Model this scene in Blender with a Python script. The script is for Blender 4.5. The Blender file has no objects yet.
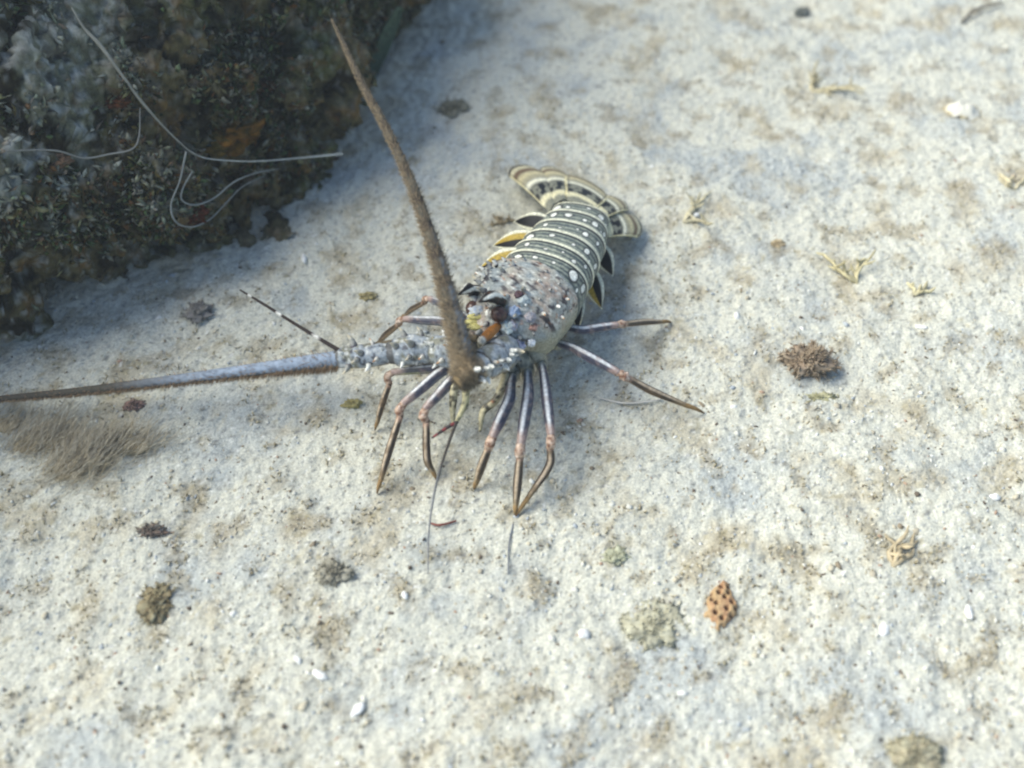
import bpy, math, random
import numpy as np
from mathutils import Vector
from mathutils.bvhtree import BVHTree

random.seed(7)
rng = np.random.default_rng(11)
sc = bpy.context.scene
COL = sc.collection

# ------------------------------------------------------------------ camera
LENS, DIST, PITCH = 35.0, 0.85, math.radians(52)
cam_d = bpy.data.cameras.new('camera')
cam_d.lens = LENS; cam_d.sensor_width = 36; cam_d.clip_start = 0.01; cam_d.clip_end = 200
cam_d.dof.use_dof = True; cam_d.dof.focus_distance = 0.82; cam_d.dof.aperture_fstop = 2.4
cam = bpy.data.objects.new('camera', cam_d); COL.objects.link(cam)
CAM = Vector((0, -DIST * math.cos(PITCH), DIST * math.sin(PITCH)))
cam.location = CAM
cam.rotation_euler = (math.pi / 2 - PITCH, 0, 0)
sc.camera = cam

# ------------------------------------------------------------------ sky, sun, exposure
SUN_EL, SUN_AZ = math.radians(45), math.radians(170)     # azimuth of the direction TO the sun, from +x
w = bpy.data.worlds.new('World'); sc.world = w; w.use_nodes = True
nt = w.node_tree; nt.nodes.clear()
sky = nt.nodes.new('ShaderNodeTexSky'); sky.sky_type = 'NISHITA'; sky.sun_disc = False
sky.sun_elevation = SUN_EL; sky.sun_rotation = math.pi / 2 - SUN_AZ
bg = nt.nodes.new('ShaderNodeBackground'); bg.inputs['Strength'].default_value = 0.14
wo = nt.nodes.new('ShaderNodeOutputWorld')
nt.links.new(sky.outputs[0], bg.inputs[0]); nt.links.new(bg.outputs[0], wo.inputs[0])
sd = bpy.data.lights.new('sun', 'SUN'); sd.energy = 4.2; sd.angle = math.radians(50); sd.color = (1, 0.98, 0.885)
sun = bpy.data.objects.new('sun', sd); COL.objects.link(sun)
TO_SUN = Vector((math.cos(SUN_AZ) * math.cos(SUN_EL), math.sin(SUN_AZ) * math.cos(SUN_EL), math.sin(SUN_EL)))
sun.rotation_euler = TO_SUN.to_track_quat('Z', 'Y').to_euler()
sun.location = TO_SUN * 3
sc.view_settings.view_transform = 'Standard'; sc.view_settings.look = 'None'
sc.view_settings.exposure = 0.43; sc.view_settings.gamma = 1.0
sc.render.engine = 'CYCLES'
sc.cycles.filter_width = 2.2

# ------------------------------------------------------------------ helpers
FPX = LENS / 36 * 1024
R_ = Vector((1, 0, 0)); F_ = Vector((0, math.cos(PITCH), -math.sin(PITCH))); U_ = Vector((0, math.sin(PITCH), math.cos(PITCH)))
def ray(x, y):
    return (F_ + R_ * ((x - 512) / FPX) + U_ * ((384 - y) / FPX)).normalized()
def px(x, y, z=0.0):
    """where the line of sight through a picture point meets the height z"""
    d = ray(x, y); t = (z - CAM.z) / d.z
    return CAM + d * t
def A(p): return np.array(p, dtype=float)

def lin(r, g, b, k=1.0):
    o = []
    for c in (r, g, b):
        c = c / 255.0
        o.append(k * (c / 12.92 if c <= 0.04045 else ((c + 0.055) / 1.055) ** 2.4))
    return np.array(o)

_perm = np.random.default_rng(3).permutation(256); _perm = np.concatenate([_perm, _perm, _perm])
_grad = np.random.default_rng(4).normal(size=(256, 3)); _grad /= np.linalg.norm(_grad, axis=1)[:, None]
def perlin(P):
    P = np.asarray(P, dtype=float)
    I = np.floor(P).astype(int); f = P - I; I &= 255
    u = f * f * f * (f * (f * 6 - 15) + 10)
    out = np.zeros(len(P))
    for dx in (0, 1):
        for dy in (0, 1):
            for dz in (0, 1):
                h = _perm[_perm[_perm[(I[:, 0] + dx) & 255] + ((I[:, 1] + dy) & 255)] + ((I[:, 2] + dz) & 255)]
                g = _grad[h]
                d = g[:, 0] * (f[:, 0] - dx) + g[:, 1] * (f[:, 1] - dy) + g[:, 2] * (f[:, 2] - dz)
                wx = u[:, 0] if dx else 1 - u[:, 0]; wy = u[:, 1] if dy else 1 - u[:, 1]; wz = u[:, 2] if dz else 1 - u[:, 2]
                out += d * wx * wy * wz
    return out * 1.5
def fbm(P, freq, octv=4, gain=0.5, off=0.0):
    P = np.asarray(P, dtype=float) * freq + off
    o = 0; a = 1.0
    for i in range(octv):
        o = o + a * perlin(P); P = P * 2.03 + 17.1; a *= gain
    return o
def sstep(a, b, x):
    t = np.clip((x - a) / (b - a), 0, 1); return t * t * (3 - 2 * t)
def mixc(c0, c1, t):
    t = np.asarray(t)[..., None]; return np.asarray(c0) * (1 - t) + np.asarray(c1) * t

def make_mesh(name, V, F, col=None, mat=None, smooth=True):
    V = np.asarray(V, dtype=np.float32)
    me = bpy.data.meshes.new(name)
    if isinstance(F, np.ndarray):
        n = F.shape[1]
        me.vertices.add(len(V)); me.vertices.foreach_set('co', V.ravel())
        me.loops.add(F.size); me.loops.foreach_set('vertex_index', F.ravel().astype(np.int32))
        me.polygons.add(len(F)); me.polygons.foreach_set('loop_start', np.arange(0, F.size, n, dtype=np.int32))
        me.update(calc_edges=True)
    else:
        me.from_pydata(V.tolist(), [], F)
    if smooth: me.polygons.foreach_set('use_smooth', np.ones(len(me.polygons), dtype=bool))
    if col is not None:
        col = np.asarray(col, dtype=np.float32)
        if col.ndim == 1: col = np.tile(col, (len(V), 1))
        c4 = np.concatenate([np.clip(col, 0, 1), np.ones((len(V), 1), np.float32)], 1)
        at = me.color_attributes.new('Col', 'FLOAT_COLOR', 'POINT'); at.data.foreach_set('color', c4.ravel())
    if mat: me.materials.append(mat)
    me.update()
    return me
def link(name, me, parent=None, loc=(0, 0, 0)):
    o = bpy.data.objects.new(name, me); COL.objects.link(o); o.location = loc
    if parent: o.parent = parent
    return o
def tag(o, label, cat, group=None, kind=None):
    o['label'] = label; o['category'] = cat
    if group: o['group'] = group
    if kind: o['kind'] = kind
    return o
def empty(name, loc):
    o = bpy.data.objects.new(name, None); COL.objects.link(o); o.location = loc; o.empty_display_size = .02
    return o

def grid_faces(nu, nv, wrap_v=False):
    i = np.arange(nu - 1)[:, None]; j = np.arange(nv if wrap_v else nv - 1)[None, :]
    a = i * nv + j; b = i * nv + (j + 1) % nv; c = (i + 1) * nv + (j + 1) % nv; d = (i + 1) * nv + j
    return np.stack([a + 0 * i, b + 0 * i, c + 0 * i, d + 0 * i], -1).reshape(-1, 4)

def catmull(pts, m):
    P = np.asarray(pts, dtype=float); n = len(P)
    if P.ndim == 1: P = P[:, None]
    if n == 2:
        t = np.linspace(0, 1, m)[:, None]; return P[0] * (1 - t) + P[1] * t
    E = np.vstack([2 * P[0] - P[1], P, 2 * P[-1] - P[-2]])
    s = np.linspace(0, n - 1 - 1e-9, m); k = s.astype(int); t = (s - k)[:, None]
    p0, p1, p2, p3 = E[k], E[k + 1], E[k + 2], E[k + 3]
    return 0.5 * ((2 * p1) + (-p0 + p2) * t + (2 * p0 - 5 * p1 + 4 * p2 - p3) * t ** 2 + (-p0 + 3 * p1 - 3 * p2 + p3) * t ** 3)

def sweep(path, rad, m=24, n=12, squash=1.0, cap=True):
    """tube along a path; returns V, quad F, t (0..1), ang (0 = top)"""
    P = catmull([A(p) for p in path], m); r = np.maximum(catmull(rad, m)[:, 0], 1e-5)
    T = np.gradient(P, axis=0); T /= np.linalg.norm(T, axis=1)[:, None]
    up = np.array([0, 0, 1.0]); N = np.zeros_like(P)
    u = up - T[0] * up.dot(T[0])
    if np.linalg.norm(u) < .1: u = np.array([0, 1.0, 0]) - T[0] * T[0][1]
    N[0] = u / np.linalg.norm(u)
    for i in range(1, m):
        u = N[i - 1] - T[i] * N[i - 1].dot(T[i]); N[i] = u / np.linalg.norm(u)
    B = np.cross(T, N)
    if cap:     # rounded ends
        k = 3; a = np.linspace(0, 1, k + 1)[:-1]
        f = np.sqrt(np.clip(1 - (1 - a) ** 2, 0.0, 1)); f[0] = 0.08
        P = np.vstack([P[0] - T[0] * r[0] * (1 - a)[:, None] * .8, P, P[-1] + T[-1] * r[-1] * (1 - a[::-1])[:, None] * .8])
        r = np.concatenate([r[0] * f, r, r[-1] * f[::-1]])
        tt = np.concatenate([np.zeros(k), np.linspace(0, 1, m), np.ones(k)])
        N = np.vstack([np.tile(N[0], (k, 1)), N, np.tile(N[-1], (k, 1))]); B = np.vstack([np.tile(B[0], (k, 1)), B, np.tile(B[-1], (k, 1))])
    else:
        tt = np.linspace(0, 1, m)
    M = len(P); an = np.linspace(0, 2 * math.pi, n, endpoint=False)
    V = P[:, None, :] + r[:, None, None] * (N[:, None, :] * np.cos(an)[None, :, None] * squash + B[:, None, :] * np.sin(an)[None, :, None])
    F = grid_faces(M, n, True)
    return V.reshape(-1, 3), F, np.repeat(tt, n), np.tile(an, M)

def mat_vc(name, rough=0.6, bump=0.3, bscale=400.0, cvar=0.25, cscale=300.0, spec=0.4, coat=0.0, bdist=0.001, trans=0.0):
    """colour attribute x fine noise, with noise relief"""
    m = bpy.data.materials.new(name); m.use_nodes = True
    t = m.node_tree; b = t.nodes['Principled BSDF']; L = t.links.new
    at = t.nodes.new('ShaderNodeAttribute'); at.attribute_name = 'Col'
    tc = t.nodes.new('ShaderNodeTexCoord')
    n1 = t.nodes.new('ShaderNodeTexNoise'); n1.inputs['Scale'].default_value = cscale; n1.inputs['Detail'].default_value = 4
    L(tc.outputs['Object'], n1.inputs['Vector'])
    mr = t.nodes.new('ShaderNodeMapRange'); mr.inputs['From Min'].default_value = .3; mr.inputs['From Max'].default_value = .7
    mr.inputs['To Min'].default_value = 1 - cvar; mr.inputs['To Max'].default_value = 1 + cvar
    L(n1.outputs[0], mr.inputs['Value'])
    mx = t.nodes.new('ShaderNodeVectorMath'); mx.operation = 'MULTIPLY'
    L(at.outputs['Color'], mx.inputs[0]); L(mr.outputs[0], mx.inputs[1])
    L(mx.outputs[0], b.inputs['Base Color'])
    b.inputs['Roughness'].default_value = rough; b.inputs['Specular IOR Level'].default_value = spec
    b.inputs['Coat Weight'].default_value = coat
    if bump:
        n2 = t.nodes.new('ShaderNodeTexNoise'); n2.inputs['Scale'].default_value = bscale; n2.inputs['Detail'].default_value = 5
        n2.inputs['Roughness'].default_value = .65
        L(tc.outputs['Object'], n2.inputs['Vector'])
        bp = t.nodes.new('ShaderNodeBump'); bp.inputs['Strength'].default_value = bump; bp.inputs['Distance'].default_value = bdist
        L(n2.outputs[0], bp.inputs['Height']); L(bp.outputs[0], b.inputs['Normal'])
    return m

M_sand = mat_vc('sand_sediment', rough=.95, bump=.65, bscale=420, cvar=.22, cscale=520, spec=.1, bdist=.003)
M_grain = mat_vc('shell_grit', rough=.8, bump=.2, bscale=900, cvar=.15, cscale=600, spec=.2)
M_rock = mat_vc('reef_rock', rough=.95, bump=.9, bscale=160, cvar=.45, cscale=120, spec=.1, bdist=.006)
M_algae = mat_vc('algae_frond', rough=.75, bump=.2, bscale=500, cvar=.3, cscale=200, spec=.2)
M_shell = mat_vc('lobster_shell', rough=.5, bump=.4, bscale=650, cvar=.32, cscale=520, spec=.3, bdist=.0012)
M_leg = mat_vc('lobster_leg', rough=.45, bump=.2, bscale=700, cvar=.28, cscale=420, spec=.35)
M_hair = mat_vc('bristle', rough=.8, bump=0, cvar=.2, cscale=300, spec=.2)
M_eye = mat_vc('eye_gloss', rough=.22, bump=0, cvar=.1, spec=.4)
M_fil = mat_vc('pale_filament', rough=.5, bump=0, cvar=.2, cscale=80, spec=.4)

# ------------------------------------------------------------------ seabed
def gh(x, y):
    x = np.atleast_1d(np.asarray(x, dtype=float)); y = np.atleast_1d(np.asarray(y, dtype=float))
    P = np.stack([x, y, np.zeros_like(x)], 1)
    h = .0060 * fbm(P, 5.0, 2, off=3.3) + .0034 * fbm(P, 19.0, 2, off=9.1)
    cl = fbm(P, 52.0, 2, off=1.7); h = h + .0015 * cl
    f = fbm(P, 130.0, 3, .6, off=5.2); h = h + .0013 * f + .0009 * fbm(P, 300.0, 2, .6, off=2.9)
    return h
def g1(p): return float(gh(p[0], p[1])[0])
def on_ground(x, y, dz=0.0):
    p = px(x, y, 0.0)
    for _ in range(4): p = px(x, y, g1(p) + dz)
    return p

def axis(lo, hi, step, far):
    core = np.arange(lo, hi + step / 2, step); e = []; s = step; p = 0
    while p < far: s *= 1.28; p += s; e.append(p)
    e = np.array(e)
    return np.concatenate([(core[0] - e)[::-1], core, core[-1] + e])
gx = axis(-.68, .68, .0019, 30); gy = axis(-.37, .66, .0019, 30)
X, Y = np.meshgrid(gx, gy, indexing='ij')
xs, ys = X.ravel(), Y.ravel()
Hh = gh(xs, ys)
Pg = np.stack([xs, ys, np.zeros_like(xs)], 1)
n_a = fbm(Pg, 9, 3, off=21); n_b = fbm(Pg, 34, 3, off=31); n_c = fbm(Pg, 120, 2, off=41); n_d = fbm(Pg, 300, 2, off=51)
sand_c = lin(207, 206, 190); tan_c = lin(184, 174, 148); grey_c = lin(164, 172, 174); oliv_c = lin(160, 150, 118)
n_e = fbm(Pg, 200, 3, .7, off=58); n_f = fbm(Pg, 17, 3, off=63)
cg = np.tile(sand_c, (len(xs), 1))
cg = mixc(cg, grey_c, .6 * sstep(-.05, .6, n_a + .5 * n_b))
cg = mixc(cg, tan_c, .65 * sstep(.0, .7, n_f + .35 * n_b))
cg = mixc(cg, tan_c * .82, .6 * sstep(.15, .7, n_b - .3 * n_a))
cg = mixc(cg, oliv_c, .6 * sstep(.35, .8, n_c + .35 * n_f))
cg = mixc(cg, lin(112, 102, 84), .55 * sstep(.35, .8, n_e + .35 * n_b))
cg = mixc(cg, lin(128, 134, 138), .5 * sstep(.4, .8, n_e - .4 * n_b))
cg = mixc(cg, lin(236, 236, 230), .6 * sstep(.4, .8, -n_d))
seabed = link('seabed', make_mesh('seabed', np.stack([xs, ys, Hh], 1), grid_faces(len(gx), len(gy)), cg, M_sand))
seabed['kind'] = 'structure'; seabed['label'] = 'pale bumpy sandy seabed with tan and grey mottling'

# ------------------------------------------------------------------ reef rock in the corner
base_px = [(-420, 560), (-160, 410), (-40, 352), (60, 312), (120, 270), (172, 243), (236, 207), (304, 164), (346, 114), (386, 70), (412, 20), (430, -60), (455, -160), (440, -300)]
bl = catmull([A(px(x, y, 0))[:2] for x, y in base_px], 560)
tang = np.gradient(bl, axis=0); tang /= np.linalg.norm(tang, axis=1)[:, None]
inw = np.stack([-tang[:, 1], tang[:, 0]], 1)                       # into the rock
k = np.ones(81) / 81
inw = np.stack([np.convolve(np.pad(inw[:, i], 40, mode='edge'), k, 'valid') for i in (0, 1)], 1); inw /= np.linalg.norm(inw, axis=1)[:, None]
prof = np.array([1, 1.16]) * np.array([[-.03, -.03], [0, 0], [-.012, .03], [-.020, .07], [-.004, .12], [.035, .17], [.07, .22], [.10, .29], [.15, .35], [.22, .385], [.34, .40], [.52, .39], [.75, .30], [.95, .12], [1.05, -.05]])
pf = catmull(prof, 340)
nu, nv = len(bl), len(pf)
V = np.zeros((nu, nv, 3))
V[:, :, :2] = bl[:, None, :] + inw[:, None, :] * pf[None, :, 0, None]
V[:, :, 2] = pf[None, :, 1]
V = V.reshape(-1, 3)
Vg = V.reshape(nu, nv, 3)
def normals(Vg):
    du = np.gradient(Vg, axis=0); dv = np.gradient(Vg, axis=1)
    n = np.cross(du, dv); n /= (np.linalg.norm(n, axis=2)[..., None] + 1e-12); return n
Nn = normals(Vg).reshape(-1, 3)
if Nn[nv * 280 + 90].dot(np.array([.6, -.6, .3])) < 0: Nn = -Nn
V = V + Nn * (.050 * fbm(V, 7, 2, off=2.2) - .022 * sstep(.16, 0, np.abs(fbm(V, 13, 1, off=4.4))))[:, None]
def outward(V):
    n = normals(V.reshape(nu, nv, 3)).reshape(-1, 3)
    return n if n.dot(np.array([.6, -.6, .3])).mean() > 0 else -n
V = V + outward(V) * (.018 * fbm(V, 24, 2, off=8.8))[:, None]
V = V + outward(V) * (.007 * fbm(V, 80, 3, .6, off=6.1))[:, None]
r1 = fbm(V, 10, 3, off=61); r2 = fbm(V, 38, 3, off=71); r3 = fbm(V, 110, 2, off=81)
cr = np.tile(lin(104, 96, 66), (len(V), 1))
cr = mixc(cr, lin(78, 86, 48), .8 * sstep(-.1, .4, r1))
cr = mixc(cr, lin(120, 92, 52), .7 * sstep(.1, .6, r2))
cr = mixc(cr, lin(40, 34, 28), .9 * sstep(.05, .45, -r2))
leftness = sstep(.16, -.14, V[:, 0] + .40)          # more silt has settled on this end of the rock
NR0 = normals(V.reshape(nu, nv, 3)).reshape(-1, 3); NR0 = NR0 if NR0[:, 2].mean() > 0 else -NR0
silt = np.clip(sstep(.25, .75, NR0[:, 2]) * sstep(-.25, .25, r2 + .5 * r3) * (.12 + .88 * leftness) + .7 * leftness * sstep(.0, .4, r1 + .5 * r2) + (.3 + .3 * leftness) * sstep(.25, .6, r3 + .4 * r1), 0, 1)
cr = mixc(cr, lin(196, 200, 194), .75 * silt) * .82
rock_o = empty('reef_rock', px(150, 150, 0))
O_r = A(rock_o.location)
boulder = link('boulder', make_mesh('boulder', V - O_r, grid_faces(nu, nv), cr, M_rock), rock_o)
tag(rock_o, 'dark lumpy reef rock overgrown with brown and green algae', 'rock')
NR = normals(V.reshape(nu, nv, 3)).reshape(-1, 3)
if NR.dot(np.array([.6, -.6, .3])).mean() < 0: NR = -NR
rock_bvh = BVHTree.FromPolygons([tuple(v) for v in V], grid_faces(nu, nv).tolist())
def on_rock(x, y, off=0.0):
    d = ray(x, y); h = rock_bvh.ray_cast(CAM, d)
    if h[0] is None: return on_ground(x, y, .004)
    n = h[1] if h[1].dot(d) < 0 else -h[1]
    return h[0] + n * off - d * off * .5

# leafy turf on the rock: a mass of little curled blades
def blades(pos, nor, length, width, cols, name, mat, parent=None, curl=.5, origin=None):
    n = len(pos); r = rng.normal(size=(n, 3))
    d = nor + .75 * r; d /= np.linalg.norm(d, axis=1)[:, None]
    s = np.cross(d, rng.normal(size=(n, 3))); s /= np.linalg.norm(s, axis=1)[:, None]
    q = np.cross(d, s)
    Ls = length[:, None]; W = width[:, None]
    p0 = pos - d * Ls * .1
    m1 = pos + d * Ls * .5 + q * Ls * .12 * curl; tip = pos + d * Ls * .95 + q * Ls * .5 * curl
    th = q * W * .35
    V = np.stack([p0 - s * W * .35, p0 + s * W * .35, m1 - s * W * .6 + th, m1 + s * W * .6 + th, tip, m1 - th], 1)
    F0 = np.array([[0, 1, 3], [0, 3, 2], [2, 3, 4], [1, 0, 5], [3, 1, 5], [0, 2, 5], [4, 3, 5], [2, 4, 5]])
    F = (F0[None] + (np.arange(n) * 6)[:, None, None]).reshape(-1, 3)
    V = V.reshape(-1, 3)
    if origin is not None: V = V - origin
    return link(name, make_mesh(name, V, F, np.repeat(cols, 6, 0), mat), parent)
nb = 150000
idx = rng.choice(len(V), nb, p=None)
vv = (idx % nv)
keep = (vv > 26) & (vv < 270); idx = idx[keep]
patch = fbm(V[idx], 12, 2, off=91); keep = patch + .2 * rng.normal(size=len(idx)) > .05; idx = idx[keep]
pal = np.array([lin(74, 84, 40), lin(104, 92, 46), lin(58, 62, 34), lin(118, 84, 46), lin(140, 138, 96), lin(92, 112, 70)])
tc_ = pal[rng.integers(0, len(pal), len(idx))] * rng.uniform(.6, 1.5, (len(idx), 1))
pale = rng.random(len(idx)) < .12; tc_[pale] = lin(170, 170, 150) * rng.uniform(.6, 1.1, (pale.sum(), 1))
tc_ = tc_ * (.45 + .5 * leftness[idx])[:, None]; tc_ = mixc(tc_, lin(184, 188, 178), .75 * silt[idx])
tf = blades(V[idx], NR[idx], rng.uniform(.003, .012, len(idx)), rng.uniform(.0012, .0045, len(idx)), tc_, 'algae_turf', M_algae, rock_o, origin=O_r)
tf['kind'] = 'stuff'

def blob_mesh(name, rad, col, mat, seed, rough=.25, freq=1.6, seg=(18, 12), colvar=None):
    nu_, nv_ = seg
    u = np.linspace(0, 2 * math.pi, nu_, endpoint=False); v = np.linspace(0.02, math.pi - .02, nv_)
    D = np.stack([np.sin(v)[:, None] * np.cos(u), np.sin(v)[:, None] * np.sin(u), np.cos(v)[:, None] + 0 * u], -1).reshape(-1, 3)
    n = fbm(D, freq, 3, off=seed * 7.7)
    Vb = D * np.array(rad) * (1 + rough * n)[:, None]
    c = np.tile(col, (len(Vb), 1)) if colvar is None else mixc(np.tile(col, (len(Vb), 1)), colvar, sstep(-.2, .5, fbm(D, freq * 2.2, 2, off=seed * 3.1)))
    return make_mesh(name, Vb, grid_faces(nv_, nu_, True), c, mat)
# orange encrusting sponge patches, parts of the rock
for i, (x, y, r, c) in enumerate([(232, 130, .024, (128, 88, 34)), (214, 142, .018, (118, 92, 40)), (190, 214, .013, (112, 58, 38)), (262, 84, .014, (92, 62, 40)), (118, 100, .010, (108, 66, 42)), (60, 160, .009, (140, 110, 86))]):
    p = on_rock(x, y)
    link('sponge_patch', blob_mesh('sponge_patch', (r, r * .9, r * .4), lin(*c), M_rock, i + 2, .7, 2.5, (28, 20), lin(c[0] * .6, c[1] * .7, c[2] * .7)), rock_o, A(p) - O_r)

# ------------------------------------------------------------------ lobster
LB = empty('spiny_lobster', px(528, 352, 0)); O_l = A(LB.location)
tag(LB, 'spotted spiny lobster with blue grey legs and long bristly antennae walking on sand', 'lobster')
def part(name, V, F, col, mat, parent=None):
    return link(name, make_mesh(name, V - O_l, F, col, mat), parent or LB)

# spine of the body: dorsal midline (picture point, height), half width, depth
ctl = [(468, 316, .066, .013, .026), (474, 309, .078, .026, .046), (486, 299, .088, .036, .064), (501, 288, .094, .042, .074), (518, 277, .096, .0440, .077),
       (533, 268, .093, .0425, .073), (542, 263, .089, .039, .064),
       (547, 255, .087, .0370, .052), (553.5, 246, .085, .0365, .050), (560, 237, .081, .0355, .047), (567, 228, .075, .034, .043), (572.5, 219, .068, .0320, .038), (577.5, 211, .060, .029, .032), (582, 205, .051, .026, .024)]
CT = np.array([list(A(px(x, y, z))) + [a, b] for x, y, z, a, b in ctl])
NS = 400
SP = catmull(CT, NS)
Tn = np.gradient(SP[:, :3], axis=0); Tn /= np.linalg.norm(Tn, axis=1)[:, None]
kk = 41; Ts = np.stack([np.convolve(np.pad(Tn[:, i], kk // 2, mode='edge'), np.ones(kk) / kk, 'valid') for i in range(3)], 1)
Lat = np.cross(Ts, np.array([0, 0, 1.0])); Lat /= np.linalg.norm(Lat, axis=1)[:, None]      # tangent runs tailwards, so this is ...
LEFT = Lat if Lat[200][1] < 0 else -Lat                                                       # ... flipped to the side turned to the camera
Upv = np.cross(LEFT, Ts); Upv /= np.linalg.norm(Upv, axis=1)[:, None]
Upv = np.where(Upv[:, 2:3] < 0, -Upv, Upv)
def stat(s):
    f = np.clip(s, 0, 1) * (NS - 1); i = np.minimum(f.astype(int), NS - 2); t = (f - i)[:, None]
    g = lambda M: M[i] * (1 - t) + M[i + 1] * t
    return g(SP), g(LEFT), g(Upv), g(Ts)
def body_pt(s, th, grow=0.0, power=.85):
    """s along the body, th around it (0 = back, + = side turned to the camera)"""
    S, Lf, Up, T = stat(s); a = S[:, 3] + grow; b = S[:, 4] * .5
    c = S[:, :3] - Up * b[:, None]
    sn, cs = np.sin(th), np.cos(th)
    sx = np.sign(sn) * np.abs(sn) ** power; sz = np.sign(cs) * np.abs(cs) ** .9
    return c + Lf * (a * sx)[:, None] + Up * ((b + grow) * sz)[:, None]
seglen = np.linalg.norm(np.diff(SP[:, :3], axis=0), axis=1).sum()
cs_idx = np.linspace(0, 1, len(ctl))
S_CAR = cs_idx[6]

# trunk: one continuous mesh from head to tail
nsB, nth = 260, 120
s_ = np.linspace(0, 1, nsB); th_ = np.linspace(-math.pi, math.pi, nth, endpoint=False)
Sg, Tg = np.meshgrid(s_, th_, indexing='ij'); s1, t1 = Sg.ravel(), Tg.ravel()
Vb = body_pt(s1, t1, grow=0.0) 
inner = sstep(S_CAR - .004, S_CAR + .004, s1)              # abdomen trunk sits inside its plates
S0, _, Up0, _ = stat(s1); cen = S0[:, :3] - Up0 * (S0[:, 4] * .5)[:, None]
Vb = cen + (Vb - cen) * (1 - .10 * inner)[:, None]
Nb = Vb - cen; Nb /= np.linalg.norm(Nb, axis=1)[:, None] + 1e-9
cara = 1 - inner
top = sstep(1.9, 1.0, np.abs(t1))
Vb = Vb + Nb * (cara * (.0013 * fbm(Vb, 120, 2, off=5) * top + .0005 * fbm(Vb, 350, 2, off=7)))[:, None]
gro = np.exp(-((s1 - .30) / .012) ** 2) * top * cara          # cervical groove
Vb = Vb - Nb * (.0025 * gro)[:, None]
b1 = fbm(Vb, 130, 3, off=12); b2 = fbm(Vb, 320, 2, off=13); b3 = fbm(Vb, 60, 2, off=14)
cb = np.tile(lin(168, 166, 154), (len(Vb), 1))
cb = mixc(cb, lin(136, 148, 152), .7 * sstep(-.1, .4, b3))
cb = mixc(cb, lin(176, 150, 132), .6 * sstep(.1, .6, -b3 + .4 * b1))
cb = mixc(cb, lin(48, 42, 50), .9 * sstep(.22, .42, b1) * sstep(2.0, 1.3, np.abs(t1)))
cb = mixc(cb, lin(216, 216, 206), .8 * sstep(.34, .55, b2) * top)
cb = mixc(cb, lin(176, 118, 80), .6 * sstep(.5, .7, fbm(Vb, 210, 2, off=15)) * top)
flank = sstep(1.25, 1.6, np.abs(t1))
cb = mixc(cb, lin(164, 160, 132), .7 * flank)
cb = mixc(cb, lin(192, 188, 158), .7 * np.exp(-((np.abs(t1) - 1.95) / .10) ** 2))
cb = mixc(cb, lin(96, 96, 84), inner * .8)
Fb = grid_faces(nsB, nth, True)
body = part('body', Vb, Fb, cb, M_shell)
body['label'] = 'grey tan carapace with purple blotches and smooth olive flanks'
body_bvh = BVHTree.FromPolygons([tuple(v) for v in Vb], Fb.tolist())
def on_body(x, y):
    d = ray(x, y); h = body_bvh.ray_cast(CAM, d)
    if h[0] is None:
        q = px(x, y, .075); h = body_bvh.find_nearest(q)
    n = h[1]
    if n.dot(d) > 0: n = -n
    return h[0], n

# abdomen plates
rs0 = random.Random(17)
seg_edges = np.linspace(S_CAR - .012, cs_idx[-1], 7)
for k in range(6):
    e0, e1 = seg_edges[k] - .008, seg_edges[k + 1] + .012
    m, n = 46, 200
    v = np.linspace(0, 1, m); th = np.linspace(-1.95, 1.95, n)
    Vv, Th = np.meshgrid(v, th, indexing='ij'); Vv, Th = Vv.ravel(), Th.ravel()
    s = e0 + (e1 - e0) * Vv
    g = -.0006 + .0022 * Vv ** 1.5 - .0028 * sstep(.965, 1.0, Vv) + .0006 * np.exp(-((Vv - .45) / .05) ** 2) * -1
    P = body_pt(s, Th, g)
    fine_n = fbm(P, 260, 2, off=k)
    base = mixc(np.tile(lin(92, 102, 100), (len(P), 1)), lin(128, 136, 124), sstep(-.3, .4, fine_n))
    st = .5 + .5 * np.cos(Vv * 2 * math.pi * 5.0)
    base = mixc(base, lin(44, 50, 56), .55 * sstep(.5, .95, st))
    base = mixc(base, lin(166, 168, 150), .5 * sstep(.6, .95, 1 - st))
    base = mixc(base, lin(30, 32, 36), .9 * (sstep(.70, .75, Vv) - sstep(.80, .82, Vv)))
    base = mixc(base, lin(222, 220, 194), sstep(.81, .85, Vv) * .95)
    base = mixc(base, lin(120, 112, 70), .9 * sstep(.955, .975, Vv))
    L_s = (e1 - e0) * seglen
    spots = [(.50, .66, .0034), (.50, -.66, .0034), (.5, .24, .0015), (.54, -.22, .0019), (.55, 1.25, .0026), (.5, -1.25, .0022), (.35, .95, .0012)]
    if k in (1, 3): spots = [(a, b * .8, r * .6) for a, b, r in spots[:5]]
    if k == 5: spots = [(.4, .75, .0040), (.4, -.75, .0040), (.6, .2, .0014), (.6, -.25, .0014), (.5, 1.3, .002)]
    spots = [(a + rs0.uniform(-.13, .08), b + rs0.uniform(-.1, .1), r * rs0.uniform(.85, 1.45)) for a, b, r in spots]
    S_, _, _, _ = stat(s); arc = (S_[:, 3] + S_[:, 4] * .5) * .5
    for a, b, r in spots:
        d = np.hypot((Vv - a) * L_s, (Th - b) * arc * 1.05)
        base = mixc(base, lin(24, 24, 30), .85 * sstep(r * 1.6, r * 1.15, d))
        base = mixc(base, lin(232, 232, 220), sstep(r * 1.08, r * .85, d))
    o = part('abdomen_segment', P, grid_faces(m, n), base, M_shell)
    so = o.modifiers.new('thickness', 'SOLIDIFY'); so.thickness = .0008; so.offset = -1

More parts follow.
